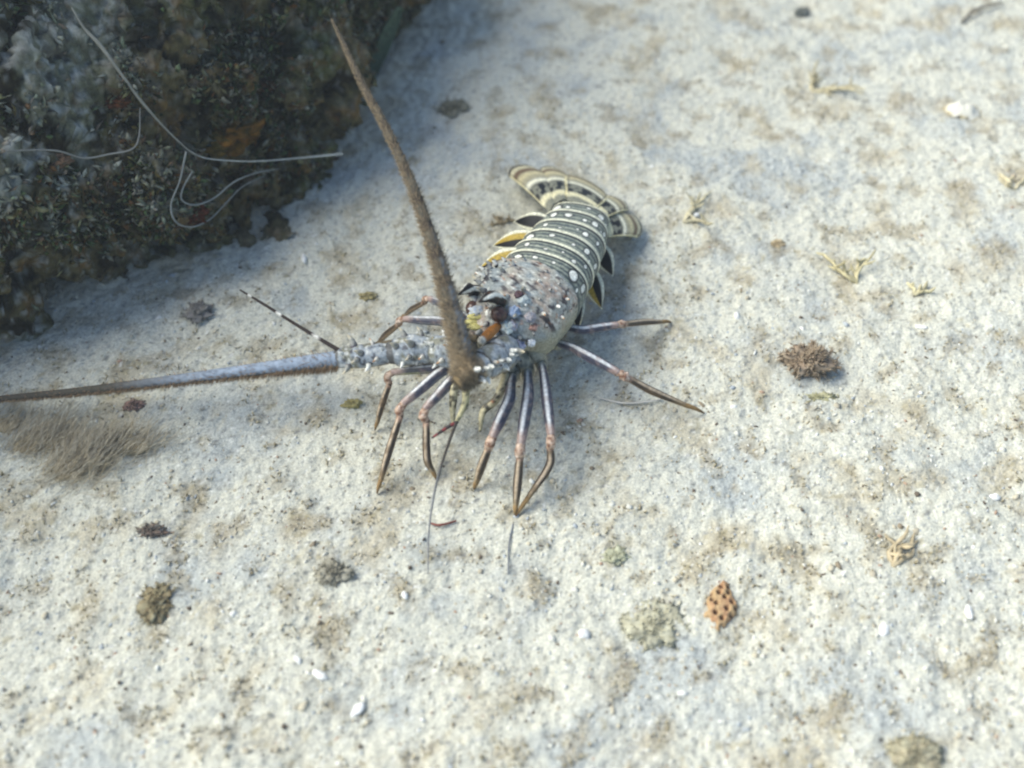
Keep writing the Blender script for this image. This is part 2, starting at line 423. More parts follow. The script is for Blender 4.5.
def leaf(name, b, tip, wid, up, colf, mat, parent=None, m=26, n=17, bow=.12, thick=.0012, skew=0.0):
    """pointed blade from b to tip"""
    b, tip, up = A(b), A(tip), A(up); d = tip - b; L = np.linalg.norm(d); d /= L
    side = np.cross(d, up); side /= np.linalg.norm(side); nrm = np.cross(side, d)
    v = np.linspace(0, 1, m); u = np.linspace(-1, 1, n)
    Vv, Uu = np.meshgrid(v, u, indexing='ij'); Vv, Uu = Vv.ravel(), Uu.ravel()
    wv = np.clip(np.sin(np.clip(.30 + .70 * Vv, 0, 1) * math.pi) ** 1.15, .02, 1) * (wid / 2)
    P = b + d * (Vv * L)[:, None] + side * (wv * Uu + skew * L * np.sin(Vv * math.pi) )[:, None] + nrm * ((1 - Uu ** 2) * bow * wv + .10 * L * np.sin(Vv * math.pi))[:, None]
    o = part(name, P, grid_faces(m, n), colf(Vv, Uu), mat, parent)
    so = o.modifiers.new('thickness', 'SOLIDIFY'); so.thickness = thick; so.offset = 0
    return o
def flap_col(och, flip):
    def f(v, u):
        u = u * flip
        c = np.tile(lin(12, 12, 16), (len(v), 1))
        if och: c = mixc(c, lin(176, 150, 60), sstep(.0, .15, u))
        c = mixc(c, lin(90, 90, 86), .8 * sstep(.18, .02, v))
        e = np.maximum(sstep(.60, .74, np.abs(u)), sstep(.90, .95, v))
        return mixc(c, lin(224, 222, 196), e)
    return f
# side flaps (base, tip) as picture points with heights
for bx, by, bz, tx, ty, tz, wd, och, fl in [
        (546, 223, .056, 514, 222, .042, .017, 0, 1), (532, 239, .064, 493, 246, .046, .018, 1, 1), (519, 256, .072, 480, 268, .052, .018, 1, 1), (504, 271, .072, 478, 285, .054, .013, 1, 1),
        (600, 249, .040, 613, 276, .022, .017, 0, 1), (590, 274, .048, 602, 309, .026, .018, 1, 1), (579, 297, .052, 578, 331, .028, .012, 0, 1)]:
    leaf('side_flap', px(bx, by, bz), px(tx, ty, tz), wd, (-.3 if bx > 560 else -.2, -.5, .8), flap_col(och, fl), M_shell)

# tail fan: five broad blades
def fan_col(v, u):
    n = fbm(np.stack([u * 1.2, v * 9, 0 * u], 1), 1.5, 2, off=3)
    c = np.tile(lin(128, 128, 112), (len(v), 1))
    c = mixc(c, lin(220, 212, 172), sstep(.08, .12, v + .02 * n) - sstep(.17, .20, v))
    c = mixc(c, lin(24, 26, 30), (sstep(.18, .22, v) - sstep(.36, .40, v)) * sstep(-.35, -.1, n + .35 * np.cos(u * 6)))
    c = mixc(c, lin(226, 222, 196), (sstep(.39, .43, v) - sstep(.47, .50, v)))
    c = mixc(c, lin(164, 156, 128), sstep(.48, .52, v))
    c = mixc(c, lin(206, 194, 150), .85 * (sstep(.56, .60, v) - sstep(.66, .69, v)))
    c = mixc(c, lin(104, 76, 54), .9 * (sstep(.68, .72, v) - sstep(.78, .82, v)))
    c = mixc(c, lin(210, 202, 166), .9 * (sstep(.79, .83, v) - sstep(.89, .92, v)))
    c = mixc(c, lin(26, 30, 42), .95 * (sstep(.90, .925, v) - sstep(.97, .985, v)))
    c = mixc(c, lin(224, 220, 200), sstep(.97, .99, v))
    e = .8 * sstep(.88, .95, np.abs(u)) * sstep(.1, .2, v) * sstep(.93, .9, v)
    c = mixc(c, lin(216, 206, 160), e); c = mixc(c, lin(52, 48, 44), .8 * (sstep(.80, .84, np.abs(u)) - sstep(.87, .9, np.abs(u))) * sstep(.1, .2, v))
    ridge = sstep(.7, 1, np.cos(u * 22)) * .25
    return mixc(c, lin(90, 80, 62), ridge * sstep(.55, .65, v))
def fan_blade(name, b0, b1, t0, t1, bulge, lift, label=None):
    b0, b1, t0, t1 = map(A, (b0, b1, t0, t1)); m, n = 46, 41
    v = np.linspace(0, 1, m); u = np.linspace(-1, 1, n); Vv, Uu = np.meshgrid(v, u, indexing='ij'); Vv, Uu = Vv.ravel(), Uu.ravel()
    h = (Uu + 1) / 2
    B = b0 + (b1 - b0) * h[:, None]; T = t0 + (t1 - t0) * h[:, None]
    ax = ((t0 + t1) - (b0 + b1)) / 2; L = np.linalg.norm(ax); ax /= L
    ve = Vv * (1 - bulge * .9 * np.abs(Uu) ** 3)
    P = B + (T - B) * ve[:, None] + ax * (Vv * bulge * L * .25 * (1 - Uu ** 2))[:, None]
    sidev = (t1 - t0) / np.linalg.norm(t1 - t0)
    P = P + sidev * (np.sin(Vv * math.pi) * Uu * .0035)[:, None]
    nr = np.cross(sidev, ax); nr = nr if nr[2] > 0 else -nr
    P = P + nr * (lift + .0025 * (1 - Uu ** 2) + .006 * np.sin(Vv * math.pi))[:, None]
    o = part(name, P, grid_faces(m, n), fan_col(Vv, Uu), M_shell)
    so = o.modifiers.new('thickness', 'SOLIDIFY'); so.thickness = .001; so.offset = 0
    return o
fan_blade('tail_blade', px(550, 213, .042), px(556, 203, .044), px(502, 171, .018), px(536, 166, .016), .15, .000)
fan_blade('tail_blade', px(555, 206, .044), px(566, 202, .046), px(536, 168, .014), px(568, 175, .012), .16, .0014)
fan_blade('tail_blade', px(566, 204, .046), px(592, 214, .044), px(564, 174, .016), px(610, 199, .015), .16, .0034)
fan_blade('tail_blade', px(590, 213, .044), px(600, 222, .042), px(604, 196, .012), px(632, 211, .012), .16, .0014)
fan_blade('tail_blade', px(598, 223, .042), px(603, 238, .036), px(630, 212, .012), px(645, 238, .012), .20, .000)

# ---- legs
def leg_colors(kind):
    def upper(t, a, P):
        c = np.tile(lin(114, 118, 126) if kind != 2 else lin(150, 148, 116), (len(t), 1))
        c = mixc(c, lin(100, 94, 116), .6 * sstep(.0, .5, fbm(P, 60, 2, off=kind)))
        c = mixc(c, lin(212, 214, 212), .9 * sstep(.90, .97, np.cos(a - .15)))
        c = mixc(c, lin(54, 54, 68), .85 * sstep(.80, .93, np.cos(a + .75)))
        c = mixc(c, lin(56, 54, 68), .85 * sstep(.78, .92, np.cos(a - 1.05)))
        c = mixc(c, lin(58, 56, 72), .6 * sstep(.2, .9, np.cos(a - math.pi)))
        c = mixc(c, lin(150, 130, 120), .5 * sstep(.1, .5, fbm(P, 190, 2, off=6)))
        c = mixc(c, lin(150, 158, 152), sstep(.18, .05, t))
        return mixc(c, lin(164, 140, 128), .8 * sstep(.84, .97, t))
    def lower(t, a, P):
        c = np.tile(lin(140, 118, 92), (len(t), 1))
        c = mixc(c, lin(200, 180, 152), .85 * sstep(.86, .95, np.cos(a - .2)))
        c = mixc(c, lin(40, 34, 30), .9 * sstep(.74, .9, np.cos(a + .65)))
        c = mixc(c, lin(46, 38, 32), .9 * sstep(.74, .9, np.cos(a - 1.1)))
        c = mixc(c, lin(96, 76, 52), .7 * sstep(.2, .5, fbm(P, 110, 2, off=3)))
        c = mixc(c, lin(138, 116, 80), .7 * sstep(.75, 1, t))
        return mixc(c, lin(178, 146, 124), sstep(.12, .0, t))
    return upper, lower
def make_leg(hip, mid, knee, foot, lo_mid=None, k=0, r=.0047):
    r = r * .88
    up, lo = leg_colors(k)
    H, Md, K = px(*hip), px(*mid), px(*knee)
    F = on_ground(foot[0], foot[1], .0015) if len(foot) == 2 else px(*foot)
    dK = (K - Md).normalized()
    V, Fc, t, a = sweep([H, H.lerp(Md, .5) + Vector((0, 0, .003)), Md, Md.lerp(K, .55), K], [r * .8, r * .85, r * 1.08, r * 1.05, r * .78], 40, 18)
    leg = part('walking_leg', V, Fc, up(t, a, V), M_leg)
    side = 1 if hip[0] > 500 else -1
    I = px(hip[0] - 12 * side, hip[1] - 18, hip[2] + .012)
    V, Fc, t, a = sweep([I, I.lerp(H, .6), H, H.lerp(Md, .22)], [.0075, .0072, r * 1.35, r * .95], 22, 16)
    V = V + .0008 * fbm(V, 260, 2)[:, None]
    part('hip_joint', V, Fc, mixc(np.tile(lin(164, 160, 138), (len(V), 1)), lin(96, 100, 92), sstep(-.1, .5, fbm(V, 130, 2, off=hip[0]))), M_leg, leg)
    # knee: short swollen joint with two knuckles
    nxt = px(*lo_mid) if lo_mid else K.lerp(F, .5)
    dl = (nxt - K).normalized()
    k2 = K + dl * .011
    V, Fc, t, a = sweep([K - dK * .001, K + (dK + dl) * .0035, k2], [r * .74, r * .93, r * .76], 24, 20, .85)
    V = V + .0007 * fbm(V, 330, 2, off=hip[1])[:, None]
    c = mixc(np.tile(lin(186, 160, 138), (len(V), 1)), lin(116, 80, 58), sstep(-.1, .4, fbm(V, 330, 2, off=hip[0])))
    c = mixc(c, lin(224, 206, 190), sstep(.4, .6, fbm(V, 240, 2, off=4)))
    c = mixc(c, lin(60, 44, 36), .85 * sstep(.16, .06, t)); c = mixc(c, lin(66, 50, 40), .8 * sstep(.86, .95, t))
    part('knee_joint', V, Fc, c, M_leg, leg)
    pts = [k2 - dl * .001] + ([px(*lo_mid)] if lo_mid else [k2.lerp(F, .5) + Vector((0, 0, .002))]) + [k2.lerp(F, .82) if not lo_mid else px(*lo_mid).lerp(F, .62)]
    V, Fc, t, a = sweep(pts, [r * .66, r * .80, r * .5], 30, 16)
    part('lower_segment', V, Fc, lo(t, a, V), M_leg, leg)
    e = Vector(pts[-1]); d = (F - e)
    V, Fc, t, a = sweep([e, e + d * .55 + Vector((0, 0, .001)), F], [r * .5, r * .42, r * .16], 16, 12)
    part('foot_tip', V, Fc, mixc(np.tile(lin(140, 114, 76), (len(V), 1)), lin(84, 64, 42), sstep(.6, 1, t)), M_hair, leg)
make_leg((556, 331, .034), (583, 330, .046), (616, 325, .044), (671, 322), (645, 322, .020), 0, .0042)
make_leg((553, 343, .034), (584, 354, .048), (617, 372, .044), (704, 413), (652, 391, .026), 0, .0046)
make_leg((541, 362, .036), (546, 392, .048), (551, 434, .044), (516, 516), (549, 466, .026), 0, .0047)
make_leg((528, 370, .036), (528, 396, .050), (521, 443, .046), (515, 515), None, 0, .0050)
make_leg((513, 374, .036), (509, 400, .050), (493, 436, .044), (474, 489), None, 0, .0050)
make_leg((480, 374, .038), (455, 377, .050), (426, 408, .044), (436, 479), (427, 458, .016), 0, .0046)
make_leg((474, 362, .040), (441, 372, .054), (404, 403, .046), (377, 493), None, 0, .0045)
make_leg((474, 356, .042), (448, 367, .052), (393, 372, .048), (375, 430), None, 2, .0040)
make_leg((478, 344, .044), (443, 322, .058), (405, 319, .052), (374, 347), None, 0, .0040)
make_leg((482, 332, .044), (452, 308, .054), (430, 299, .050), (401, 318), None, 0, .0038)

# ---- spines: shared meshes
def cone_mesh(name, L, r, c0, c1, c2):
    V, F, t, a = sweep([(0, 0, -L * .1), (L * .12, 0, L * .5), (L * .45, 0, L)], [r, r * .62, r * .08], 9, 8)
    c = mixc(np.tile(c0, (len(V), 1)), c1, sstep(.1, .35, t)); c = mixc(c, c2, sstep(.6, .85, t))
    return make_mesh(name, V, F, c, M_shell)
SPN = [cone_mesh('spine', .0075, .0026, lin(90, 84, 100), lin(206, 204, 192), lin(186, 138, 92)),
       cone_mesh('spine', .0060, .0024, lin(34, 32, 38), lin(228, 228, 218), lin(236, 234, 224)),
       cone_mesh('spine', .0085, .0030, lin(80, 74, 84), lin(150, 150, 142), lin(210, 198, 168)),
       cone_mesh('spine', .0050, .0022, lin(116, 120, 120), lin(160, 162, 158), lin(46, 42, 44))]
def put_spine(p, n, fwd, k, sc_=1.0, parent=body):
    n = Vector(n).normalized(); f = Vector(fwd); f = (f - n * f.dot(n)).normalized(); s = n.cross(f)
    o = link('spine', SPN[k], parent, A(p) - O_l)
    from mathutils import Matrix
    o.rotation_euler = Matrix((f, s, n)).transposed().to_euler(); o.scale = (sc_,) * 3
rs = random.Random(5)
rows = [(s_0 + (S_CAR - .05 - s_0) * q / (nq - 1) + rs.uniform(-.006, .006), t_0 * sg + rs.uniform(-.05, .05)) for (t_0, s_0, nq) in ((.22, .10, 6), (.55, .06, 8), (.88, .08, 7), (1.18, .12, 6)) for q in range(nq) for sg in (-1, 1)]
for s, t in rows:
    p = body_pt(np.array([s]), np.array([t]))[0]; h = body_bvh.find_nearest(Vector(p))
    c = stat(np.array([s])); cc = c[0][0, :3] - c[2][0] * c[0][0, 4] * .5
    n = Vector(p - cc).normalized()
    put_spine(h[0], n, -c[3][0], rs.choice((0, 0, 1, 2, 3, 3)), rs.uniform(.75, 1.05) * (1.25 - 1.1 * s))

def ell(name, x, y, r, col, mat=M_shell, col2=None, lift=.3, seed=1, rough=.08, parent=body, z=None):
    p, n = on_body(x, y)
    if z is not None: p = px(x, y, z)
    p = p + n * (r[2] * lift if z is None else 0)
    return link(name, blob_mesh(name, r, lin(*col), mat, seed, rough, 2.0, (22, 16), lin(*col2) if col2 else None), parent, A(p) - O_l)
# head plates and knobs
for i, (x, y, r, c, c2) in enumerate([
        (516, 344, (.0085, .0085, .0060), (142, 144, 172), (190, 196, 206)), (531, 342, (.0036, .0036, .0040), (226, 230, 232), None),
        (514, 312, (.0052, .0060, .0045), (140, 160, 186), (170, 180, 196)), (507, 327, (.0058, .0075, .0050), (176, 190, 186), (206, 210, 204)),
        (513, 325, (.0045, .0060, .0040), (150, 160, 176), (186, 160, 150)), (524, 301, (.0060, .0050, .0040), (168, 178, 178), None), (530, 317, (.0055, .0060, .0030), (138, 142, 152), (160, 150, 146)),
        (489, 314, (.0036, .0036, .0036), (238, 236, 224), None), (476, 299, (.0026, .0026, .0026), (232, 230, 220), None), (519, 295, (.0040, .0040, .0030), (90, 66, 60), (60, 40, 66)),
        (533, 327, (.0040, .0035, .0030), (176, 140, 128), None), (478, 311, (.0075, .0050, .0040), (188, 198, 210), (214, 214, 200))]):
    ell('head_knob', x, y, [q * .88 for q in r], c, M_shell, c2, .15, i + 3, .45)
# pale yellow plates under the brow
for i, (x, y) in enumerate([(477, 317), (474, 322), (476, 327)]):
    ell('brow_plate', x, y, (.0075, .0030, .0022), (206, 198, 128), M_shell, (150, 140, 80), .3, i + 1, .05)
# eye on its stalk
ep, en = on_body(499, 315)
eye = ell('eye', 499, 315, (.0068, .0066, .0066), (88, 62, 54), M_eye, (46, 34, 34), .75, 2, .01)
V, F, t, a = sweep([ep - en * .006 + Vector((.004, .006, 0)), ep + en * .003], [.0045, .0052], 10, 14)
part('eye_stalk', V, F, lin(150, 140, 120), M_shell, body)
ep2, en2 = on_body(470, 306)
eye2 = link('eye', eye.data, body, A(ep2) - O_l)
def tube(name, pts, rad, col, mat=M_shell, parent=None, m=30, n=14, squash=1.0):
    V, F, t, a = sweep(pts, rad, m, n, squash)
    c = col(t, a, V) if callable(col) else col
    return part(name, V, F, c, mat, parent)
def horn_col(t, a, P):
    c = np.tile(lin(26, 22, 20), (len(t), 1)); c = mixc(c, lin(110, 70, 40), .7 * sstep(.3, .7, fbm(P, 250, 2)))
    c = mixc(c, lin(234, 232, 218), sstep(.25, .5, np.cos(3 * a + .6 + 2 * t)) * sstep(.95, .85, t)); return mixc(c, lin(190, 180, 150), sstep(.15, .0, t))
p1, n1 = on_body(501, 302); tube('horn', [p1 - n1 * .003, p1 + n1 * .008 + Vector((-.002, 0, .001)), px(489, 297, p1.z + .016), px(479, 302, p1.z + .019)], [.0056, .0056, .0046, .0006], horn_col, parent=body, m=50, n=30)
p1, n1 = on_body(480, 292); tube('horn', [p1 - n1 * .003, p1 + n1 * .007 + Vector((-.002, 0, .001)), px(468, 289, p1.z + .014), px(458, 295, p1.z + .016)], [.0052, .0052, .0042, .0006], horn_col, parent=body, m=50, n=30)
# orange spine between eye and antenna base
p1, _ = on_body(498, 326)
tube('brow_spine', [p1, px(490, 333, p1.z + .006), px(481, 341, p1.z + .008)], [.0030, .0042, .0030], lambda t, a, P: mixc(mixc(np.tile(lin(174, 112, 48), (len(t), 1)), lin(30, 24, 22), sstep(.4, .8, np.cos(a - 2.6))), lin(224, 216, 196), sstep(.85, .95, t)), parent=body)

# ---- antennae
def bristles(name, path, rad, cnt, ln, parent, c0, c1, bias=None):
    P = catmull([A(p) for p in path], 300); r = catmull(rad, 300)[:, 0]
    T = np.gradient(P, axis=0); T /= np.linalg.norm(T, axis=1)[:, None]
    i = rng.integers(0, 300, cnt); d = rng.normal(size=(cnt, 3))
    if bias is not None: d = d + np.array(bias)
    d -= T[i] * (d * T[i]).sum(1)[:, None]; d /= np.linalg.norm(d, axis=1)[:, None]
    b = P[i] + d * (r[i] * .9)[:, None] + T[i] * rng.uniform(-.002, .002, (cnt, 1))
    L = (ln * rng.uniform(.5, 1.2, cnt) * np.clip(r[i] / rad[0], .15, 1))[:, None]
    tp = b + d * L + T[i] * L * .5
    s = np.cross(d, T[i]); wd = .00032
    V = np.stack([b + s * wd, b - s * wd * .5 + T[i] * wd, b - s * wd * .5 - T[i] * wd, tp], 1).reshape(-1, 3)
    F = (np.array([[0, 1, 3], [1, 2, 3], [2, 0, 3]])[None] + (np.arange(cnt) * 4)[:, None, None]).reshape(-1, 3)
    c = mixc(np.tile(c0, (cnt, 1)), c1, rng.random(cnt))
    o = part(name, V, F, np.repeat(c, 4, 0), M_hair, parent); o['kind'] = 'stuff'
def flag_col(blue_until):
    def f(t, a, P):
        n = fbm(P, 150, 2)
        c = mixc(np.tile(lin(122, 114, 96), (len(t), 1)), lin(80, 76, 66), sstep(-.3, .3, n + 1.0 * t))
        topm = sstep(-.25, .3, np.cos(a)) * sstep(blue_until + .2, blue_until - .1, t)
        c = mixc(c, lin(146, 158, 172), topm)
        c = mixc(c, lin(70, 70, 76), .6 * sstep(.15, .5, fbm(P, 330, 2, off=8)) * topm)
        ring = sstep(.6, .95, np.cos(t * 2 * math.pi * 60))
        c = mixc(c, lin(60, 52, 50), (.35 if blue_until < 0 else .6) * ring * (1 if blue_until < 0 else sstep(.8, .4, np.abs(a - 4.6) % 6.28)))
        if blue_until < 0: c = mixc(c, lin(126, 138, 148), .85 * sstep(-.05, .45, np.sin(a)) * sstep(.5, .2, t))
        if blue_until < 0: c = mixc(c, lin(58, 48, 40), .75 * sstep(.0, .5, np.cos(t * 2 * math.pi * 17 + 2 * fbm(P, 20, 1))) * sstep(.12, .3, t)); c = mixc(c, lin(136, 116, 84), sstep(.12, .02, t))
        return mixc(c, lin(62, 56, 50), .6 * sstep(.5, .8, t))
    return f
def seg_col(t, a, P):
    n = fbm(P, 90, 2, off=2); n2 = fbm(P, 230, 2, off=6)
    c = mixc(np.tile(lin(146, 154, 160), (len(t), 1)), lin(126, 126, 112), sstep(.0, .5, n))
    c = mixc(c, lin(200, 202, 198), .75 * sstep(.18, .5, n2)); c = mixc(c, lin(54, 52, 60), .8 * sstep(.34, .55, -n2))
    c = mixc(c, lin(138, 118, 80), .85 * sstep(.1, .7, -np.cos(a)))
    return mixc(c, lin(60, 56, 50), .8 * sstep(.10, .03, np.minimum(t, 1 - t)))
def antenna(segs, flag, frad, blue, nbr, cnt_sp, label, sp_dirs, bias, hc):
    root = None
    for (pts, rad) in segs:
        V, F, t, a = sweep(pts, rad, 60, 44)
        cl_ = catmull([A(q) for q in pts], 66).repeat(44, 0); nn = V - cl_; nn /= np.linalg.norm(nn, axis=1)[:, None] + 1e-9
        V = V + nn * (.0010 * fbm(V, 110, 2, off=3) + .0005 * fbm(V, 330, 2, off=4) - .0016 * sstep(.08, .0, np.minimum(t, 1 - t)))[:, None]
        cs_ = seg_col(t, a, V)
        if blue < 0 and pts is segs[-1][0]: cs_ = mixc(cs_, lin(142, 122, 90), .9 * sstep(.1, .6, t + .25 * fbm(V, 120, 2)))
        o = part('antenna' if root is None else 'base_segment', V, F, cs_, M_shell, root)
        if root is None: root = o; o['label'] = label
        P = catmull([A(p) for p in pts], 40); rr = catmull(rad, 40)[:, 0]
        for q in range(cnt_sp):
            i = int(5 + 30 * (q + .5) / cnt_sp); T = Vector(P[min(i + 1, 39)] - P[i - 1]).normalized()
            d = Vector(sp_dirs[q % len(sp_dirs)]) + Vector((rs.uniform(-.15, .15), rs.uniform(-.15, .15), rs.uniform(-.15, .15)))
            d = (d - T * d.dot(T)).normalized()
            put_spine(Vector(P[i]) + d * rr[i] * .92, d, T, rs.choice((1, 1, 3, 2, 0)), rs.uniform(.7, 1.3), root)
    tube('flagellum', flag, frad, flag_col(blue), M_hair, root, 160, 14)
    if blue < 0: bristles('bristles', segs[-1][0][1:] + [segs[-1][0][2] + Vector((-.004, -.004, 0))], [.0108, .0092, .006], 900, .006, root, lin(*hc[0]), lin(*hc[1]), None)
    bristles('bristles', flag, frad, nbr, .0062, root, lin(*hc[0]), lin(*hc[1]), bias)
    return root
fr = [px(337, 359, .052), px(290, 365, .050), px(220, 374, .045), px(140, 384, .038), (px(60, 393, .030)), px(-40, 402, .022), px(-150, 410, .014)]
antenna([([px(470, 352, .062), px(450, 352, .064), px(432, 350, .062)], [.0120, .0132, .0112]),
         ([px(436, 350, .062), px(415, 350, .061), px(392, 353, .059)], [.0100, .0124, .0108]),
         ([px(394, 353, .059), px(365, 356, .056), px(337, 358, .053)], [.0078, .0092, .0078])],
        fr, [.0068, .0058, .0046, .0037, .0029, .0021, .0012], .40, 5200, 9, 'antenna stretched out level along the sand, blue grey above and brown below', [(0, -.3, .9), (0, -.8, .4), (0, .6, .7), (0, -.9, -.1)], (0, -.7, -1.3), ((168, 138, 104), (112, 96, 80)))
fl = [px(467, 372, .097), px(461, 345, .106), px(450, 303, .120), px(434, 248, .137), px(412, 185, .155), (px(387, 130, .168)), px(363, 86, .176), px(346, 50, .180), px(332, 20, .18)]
antenna([([px(507, 350, .066), px(500, 354, .072), px(493, 358, .078)], [.0130, .0140, .0130]),
         ([px(496, 358, .077), px(488, 362, .083), px(480, 366, .088)], [.0120, .0126, .0112]),
         ([px(482, 367, .088), px(473, 371, .093), px(463, 376, .099)], [.0108, .0108, .0090])],
        fl, [.0074, .0074, .0064, .0051, .0040, .0032, .0025, .0018, .0009], -.2, 6500, 6, 'brown bristly antenna raised and swept back towards the dark rock', [(.3, -.6, .6), (-.2, -.7, .4), (.5, -.4, .6)], (-.3, -.2, 0), ((136, 122, 98), (92, 84, 72)))

# ---- antennules and mouth legs
def band_col(dark, light, k, w_=.9):
    def f(t, a, P):
        return mixc(np.tile(lin(*dark), (len(t), 1)), lin(*light), sstep(w_ - .08, w_, np.cos(t * 2 * math.pi * k + 2.6)))
    return f
o = tube('antennule', [px(476, 338, .074), px(440, 340, .070), px(395, 342, .062), px(340, 351, .058)], [.0028, .0024, .0022, .0018], band_col((96, 84, 60), (190, 176, 130), 4), M_leg)
tube('whip', [px(340, 351, .058), px(300, 327, .068), px(265, 305, .078), px(240, 290, .086)], [.0018, .0014, .0012, .0007], band_col((52, 40, 32), (226, 222, 210), 3, .93), M_leg, o, 60, 8)
o = tube('antennule', [px(484, 362, .080), px(470, 372, .074), px(466, 392, .066), px(465, 404, .060), px(457, 421, .052)], [.0030, .0032, .0030, .0026, .0018], lambda t, a, P: mixc(np.tile(lin(166, 160, 124), (len(t), 1)), lin(56, 56, 44), sstep(.0, .35, fbm(P, 190, 2))), M_leg)
tube('whip', [px(457, 422, .052), px(445, 429, .050), px(432, 438, .047)], [.0016, .0013, .0008], band_col((44, 34, 36), (120, 44, 44), 3, .3), M_leg, o, 30, 8)
tube('whip', [px(456, 423, .052), px(447, 448, .042), px(436, 485, .028), px(429, 530, .014), px(428, 574, .006)], [.0014, .0012, .0010, .0008, .0005], lambda t, a, P: mixc(np.tile(lin(60, 54, 46), (len(t), 1)), lin(120, 122, 122), sstep(.3, .6, t)), M_leg, o, 60, 8)
mouth = lambda t, a, P: mixc(mixc(np.tile(lin(178, 170, 138), (len(t), 1)), lin(62, 58, 46), sstep(.0, .35, fbm(P, 190, 2))), lin(176, 110, 66), .8 * sstep(.5, .7, fbm(P, 90, 2, off=9)))
tube('mouth_leg', [px(470, 376, .050), px(456, 386, .050), px(453, 402, .040), px(453, 424, .026)], [.0036, .0034, .0032, .0014], mouth, M_leg)
tube('mouth_leg', [px(506, 374, .044), px(502, 388, .046), px(494, 402, .040), px(483, 412, .034), px(480, 431, .022)], [.0032, .0034, .0032, .0028, .0012], mouth, M_leg)

# ------------------------------------------------------------------ loose things on the seabed
def in_view(n, seed):
    r = np.random.default_rng(seed); q = []
    for x, y in zip(r.uniform(-60, 1084, n), r.uniform(-60, 828, n)):
        p = px(x, y, 0); q.append((p.x, p.y))
    return np.array(q)
# shell grit and sand grains: a mass nobody could count
ng = 18000
q = in_view(ng, 21); h = gh(q[:, 0], q[:, 1])
ico = np.array([[0, 0, 1], [.9, 0, .3], [.28, .86, .3], [-.72, .53, .3], [-.72, -.53, .3], [.28, -.86, .3], [.72, .53, -.4], [-.28, .86, -.4], [-.9, 0, -.4], [-.28, -.86, -.4], [.72, -.53, -.4], [0, 0, -1]])
icf = np.array([[0, 1, 2], [0, 2, 3], [0, 3, 4], [0, 4, 5], [0, 5, 1], [1, 6, 2], [2, 7, 3], [3, 8, 4], [4, 9, 5], [5, 10, 1], [6, 7, 2], [7, 8, 3], [8, 9, 4], [9, 10, 5], [10, 6, 1], [6, 11, 7], [7, 11, 8], [8, 11, 9], [9, 11, 10], [10, 11, 6]])
r = np.random.default_rng(22)
sz = r.gamma(1.5, .00033, ng) + .0005
Vs = ico[None] * r.uniform(.55, 1.3, (ng, 12, 1)) * sz[:, None, None] * r.uniform(.5, 1.5, (ng, 1, 3)) * np.array([1, 1, .7])
ang = r.uniform(0, 6.28, ng); ca, sa = np.cos(ang)[:, None], np.sin(ang)[:, None]
Vs = np.stack([Vs[:, :, 0] * ca - Vs[:, :, 1] * sa, Vs[:, :, 0] * sa + Vs[:, :, 1] * ca, Vs[:, :, 2]], -1)
Vs = Vs + np.stack([q[:, 0], q[:, 1], h - sz * .05], -1)[:, None, :]
gp = np.array([lin(206, 205, 193), lin(222, 222, 214), lin(190, 182, 160), lin(176, 168, 148), lin(140, 128, 108), lin(104, 94, 82), lin(172, 178, 180), lin(168, 142, 122)])
gc = gp[r.choice(len(gp), ng, p=[.28, .09, .19, .15, .08, .06, .12, .03])]
o = link('shell_grit', make_mesh('shell_grit', Vs.reshape(-1, 3), (icf[None] + (np.arange(ng) * 12)[:, None, None]).reshape(-1, 3), np.repeat(gc, 12, 0), M_grain, False))
tag(o, 'fine pale and brown shell grit strewn over the sand', 'grit', kind='stuff')
# short fuzzy turf in the tan patches
q = in_view(30000, 23); P3 = np.stack([q[:, 0], q[:, 1], 0 * q[:, 0]], 1)
m_ = fbm(P3, 34, 3, off=31) - .3 * fbm(P3, 9, 3, off=21); q = q[m_ > .22]
h = gh(q[:, 0], q[:, 1]); n = len(q); r = np.random.default_rng(24)
tp = np.array([lin(192, 182, 154), lin(182, 172, 140), lin(172, 160, 130), lin(200, 194, 174), lin(164, 156, 128)])
o = blades(np.stack([q[:, 0], q[:, 1], h], 1), np.tile([0, 0, .55], (n, 1)), r.uniform(.002, .0055, n), r.uniform(.0007, .0016, n), tp[r.integers(0, 5, n)] * r.uniform(.75, 1.1, (n, 1)), 'turf_fuzz', M_algae)
tag(o, 'short tan algal fuzz growing in patches on the sand', 'algae', kind='stuff')

def merge(parts):
    V, F, C, k = [], [], [], 0
    for v, f, c in parts:
        V.append(v); F.append(f + k); C.append(np.tile(c, (len(v), 1)) if np.ndim(c) == 1 else c); k += len(v)
    return np.vstack(V), np.vstack(F), np.vstack(C)
def thing_mesh(name, p, V, F, C, mat, label, cat, group=None):
    o = link(name, make_mesh(name, V, F, C, mat), None, p); return tag(o, label, cat, group)

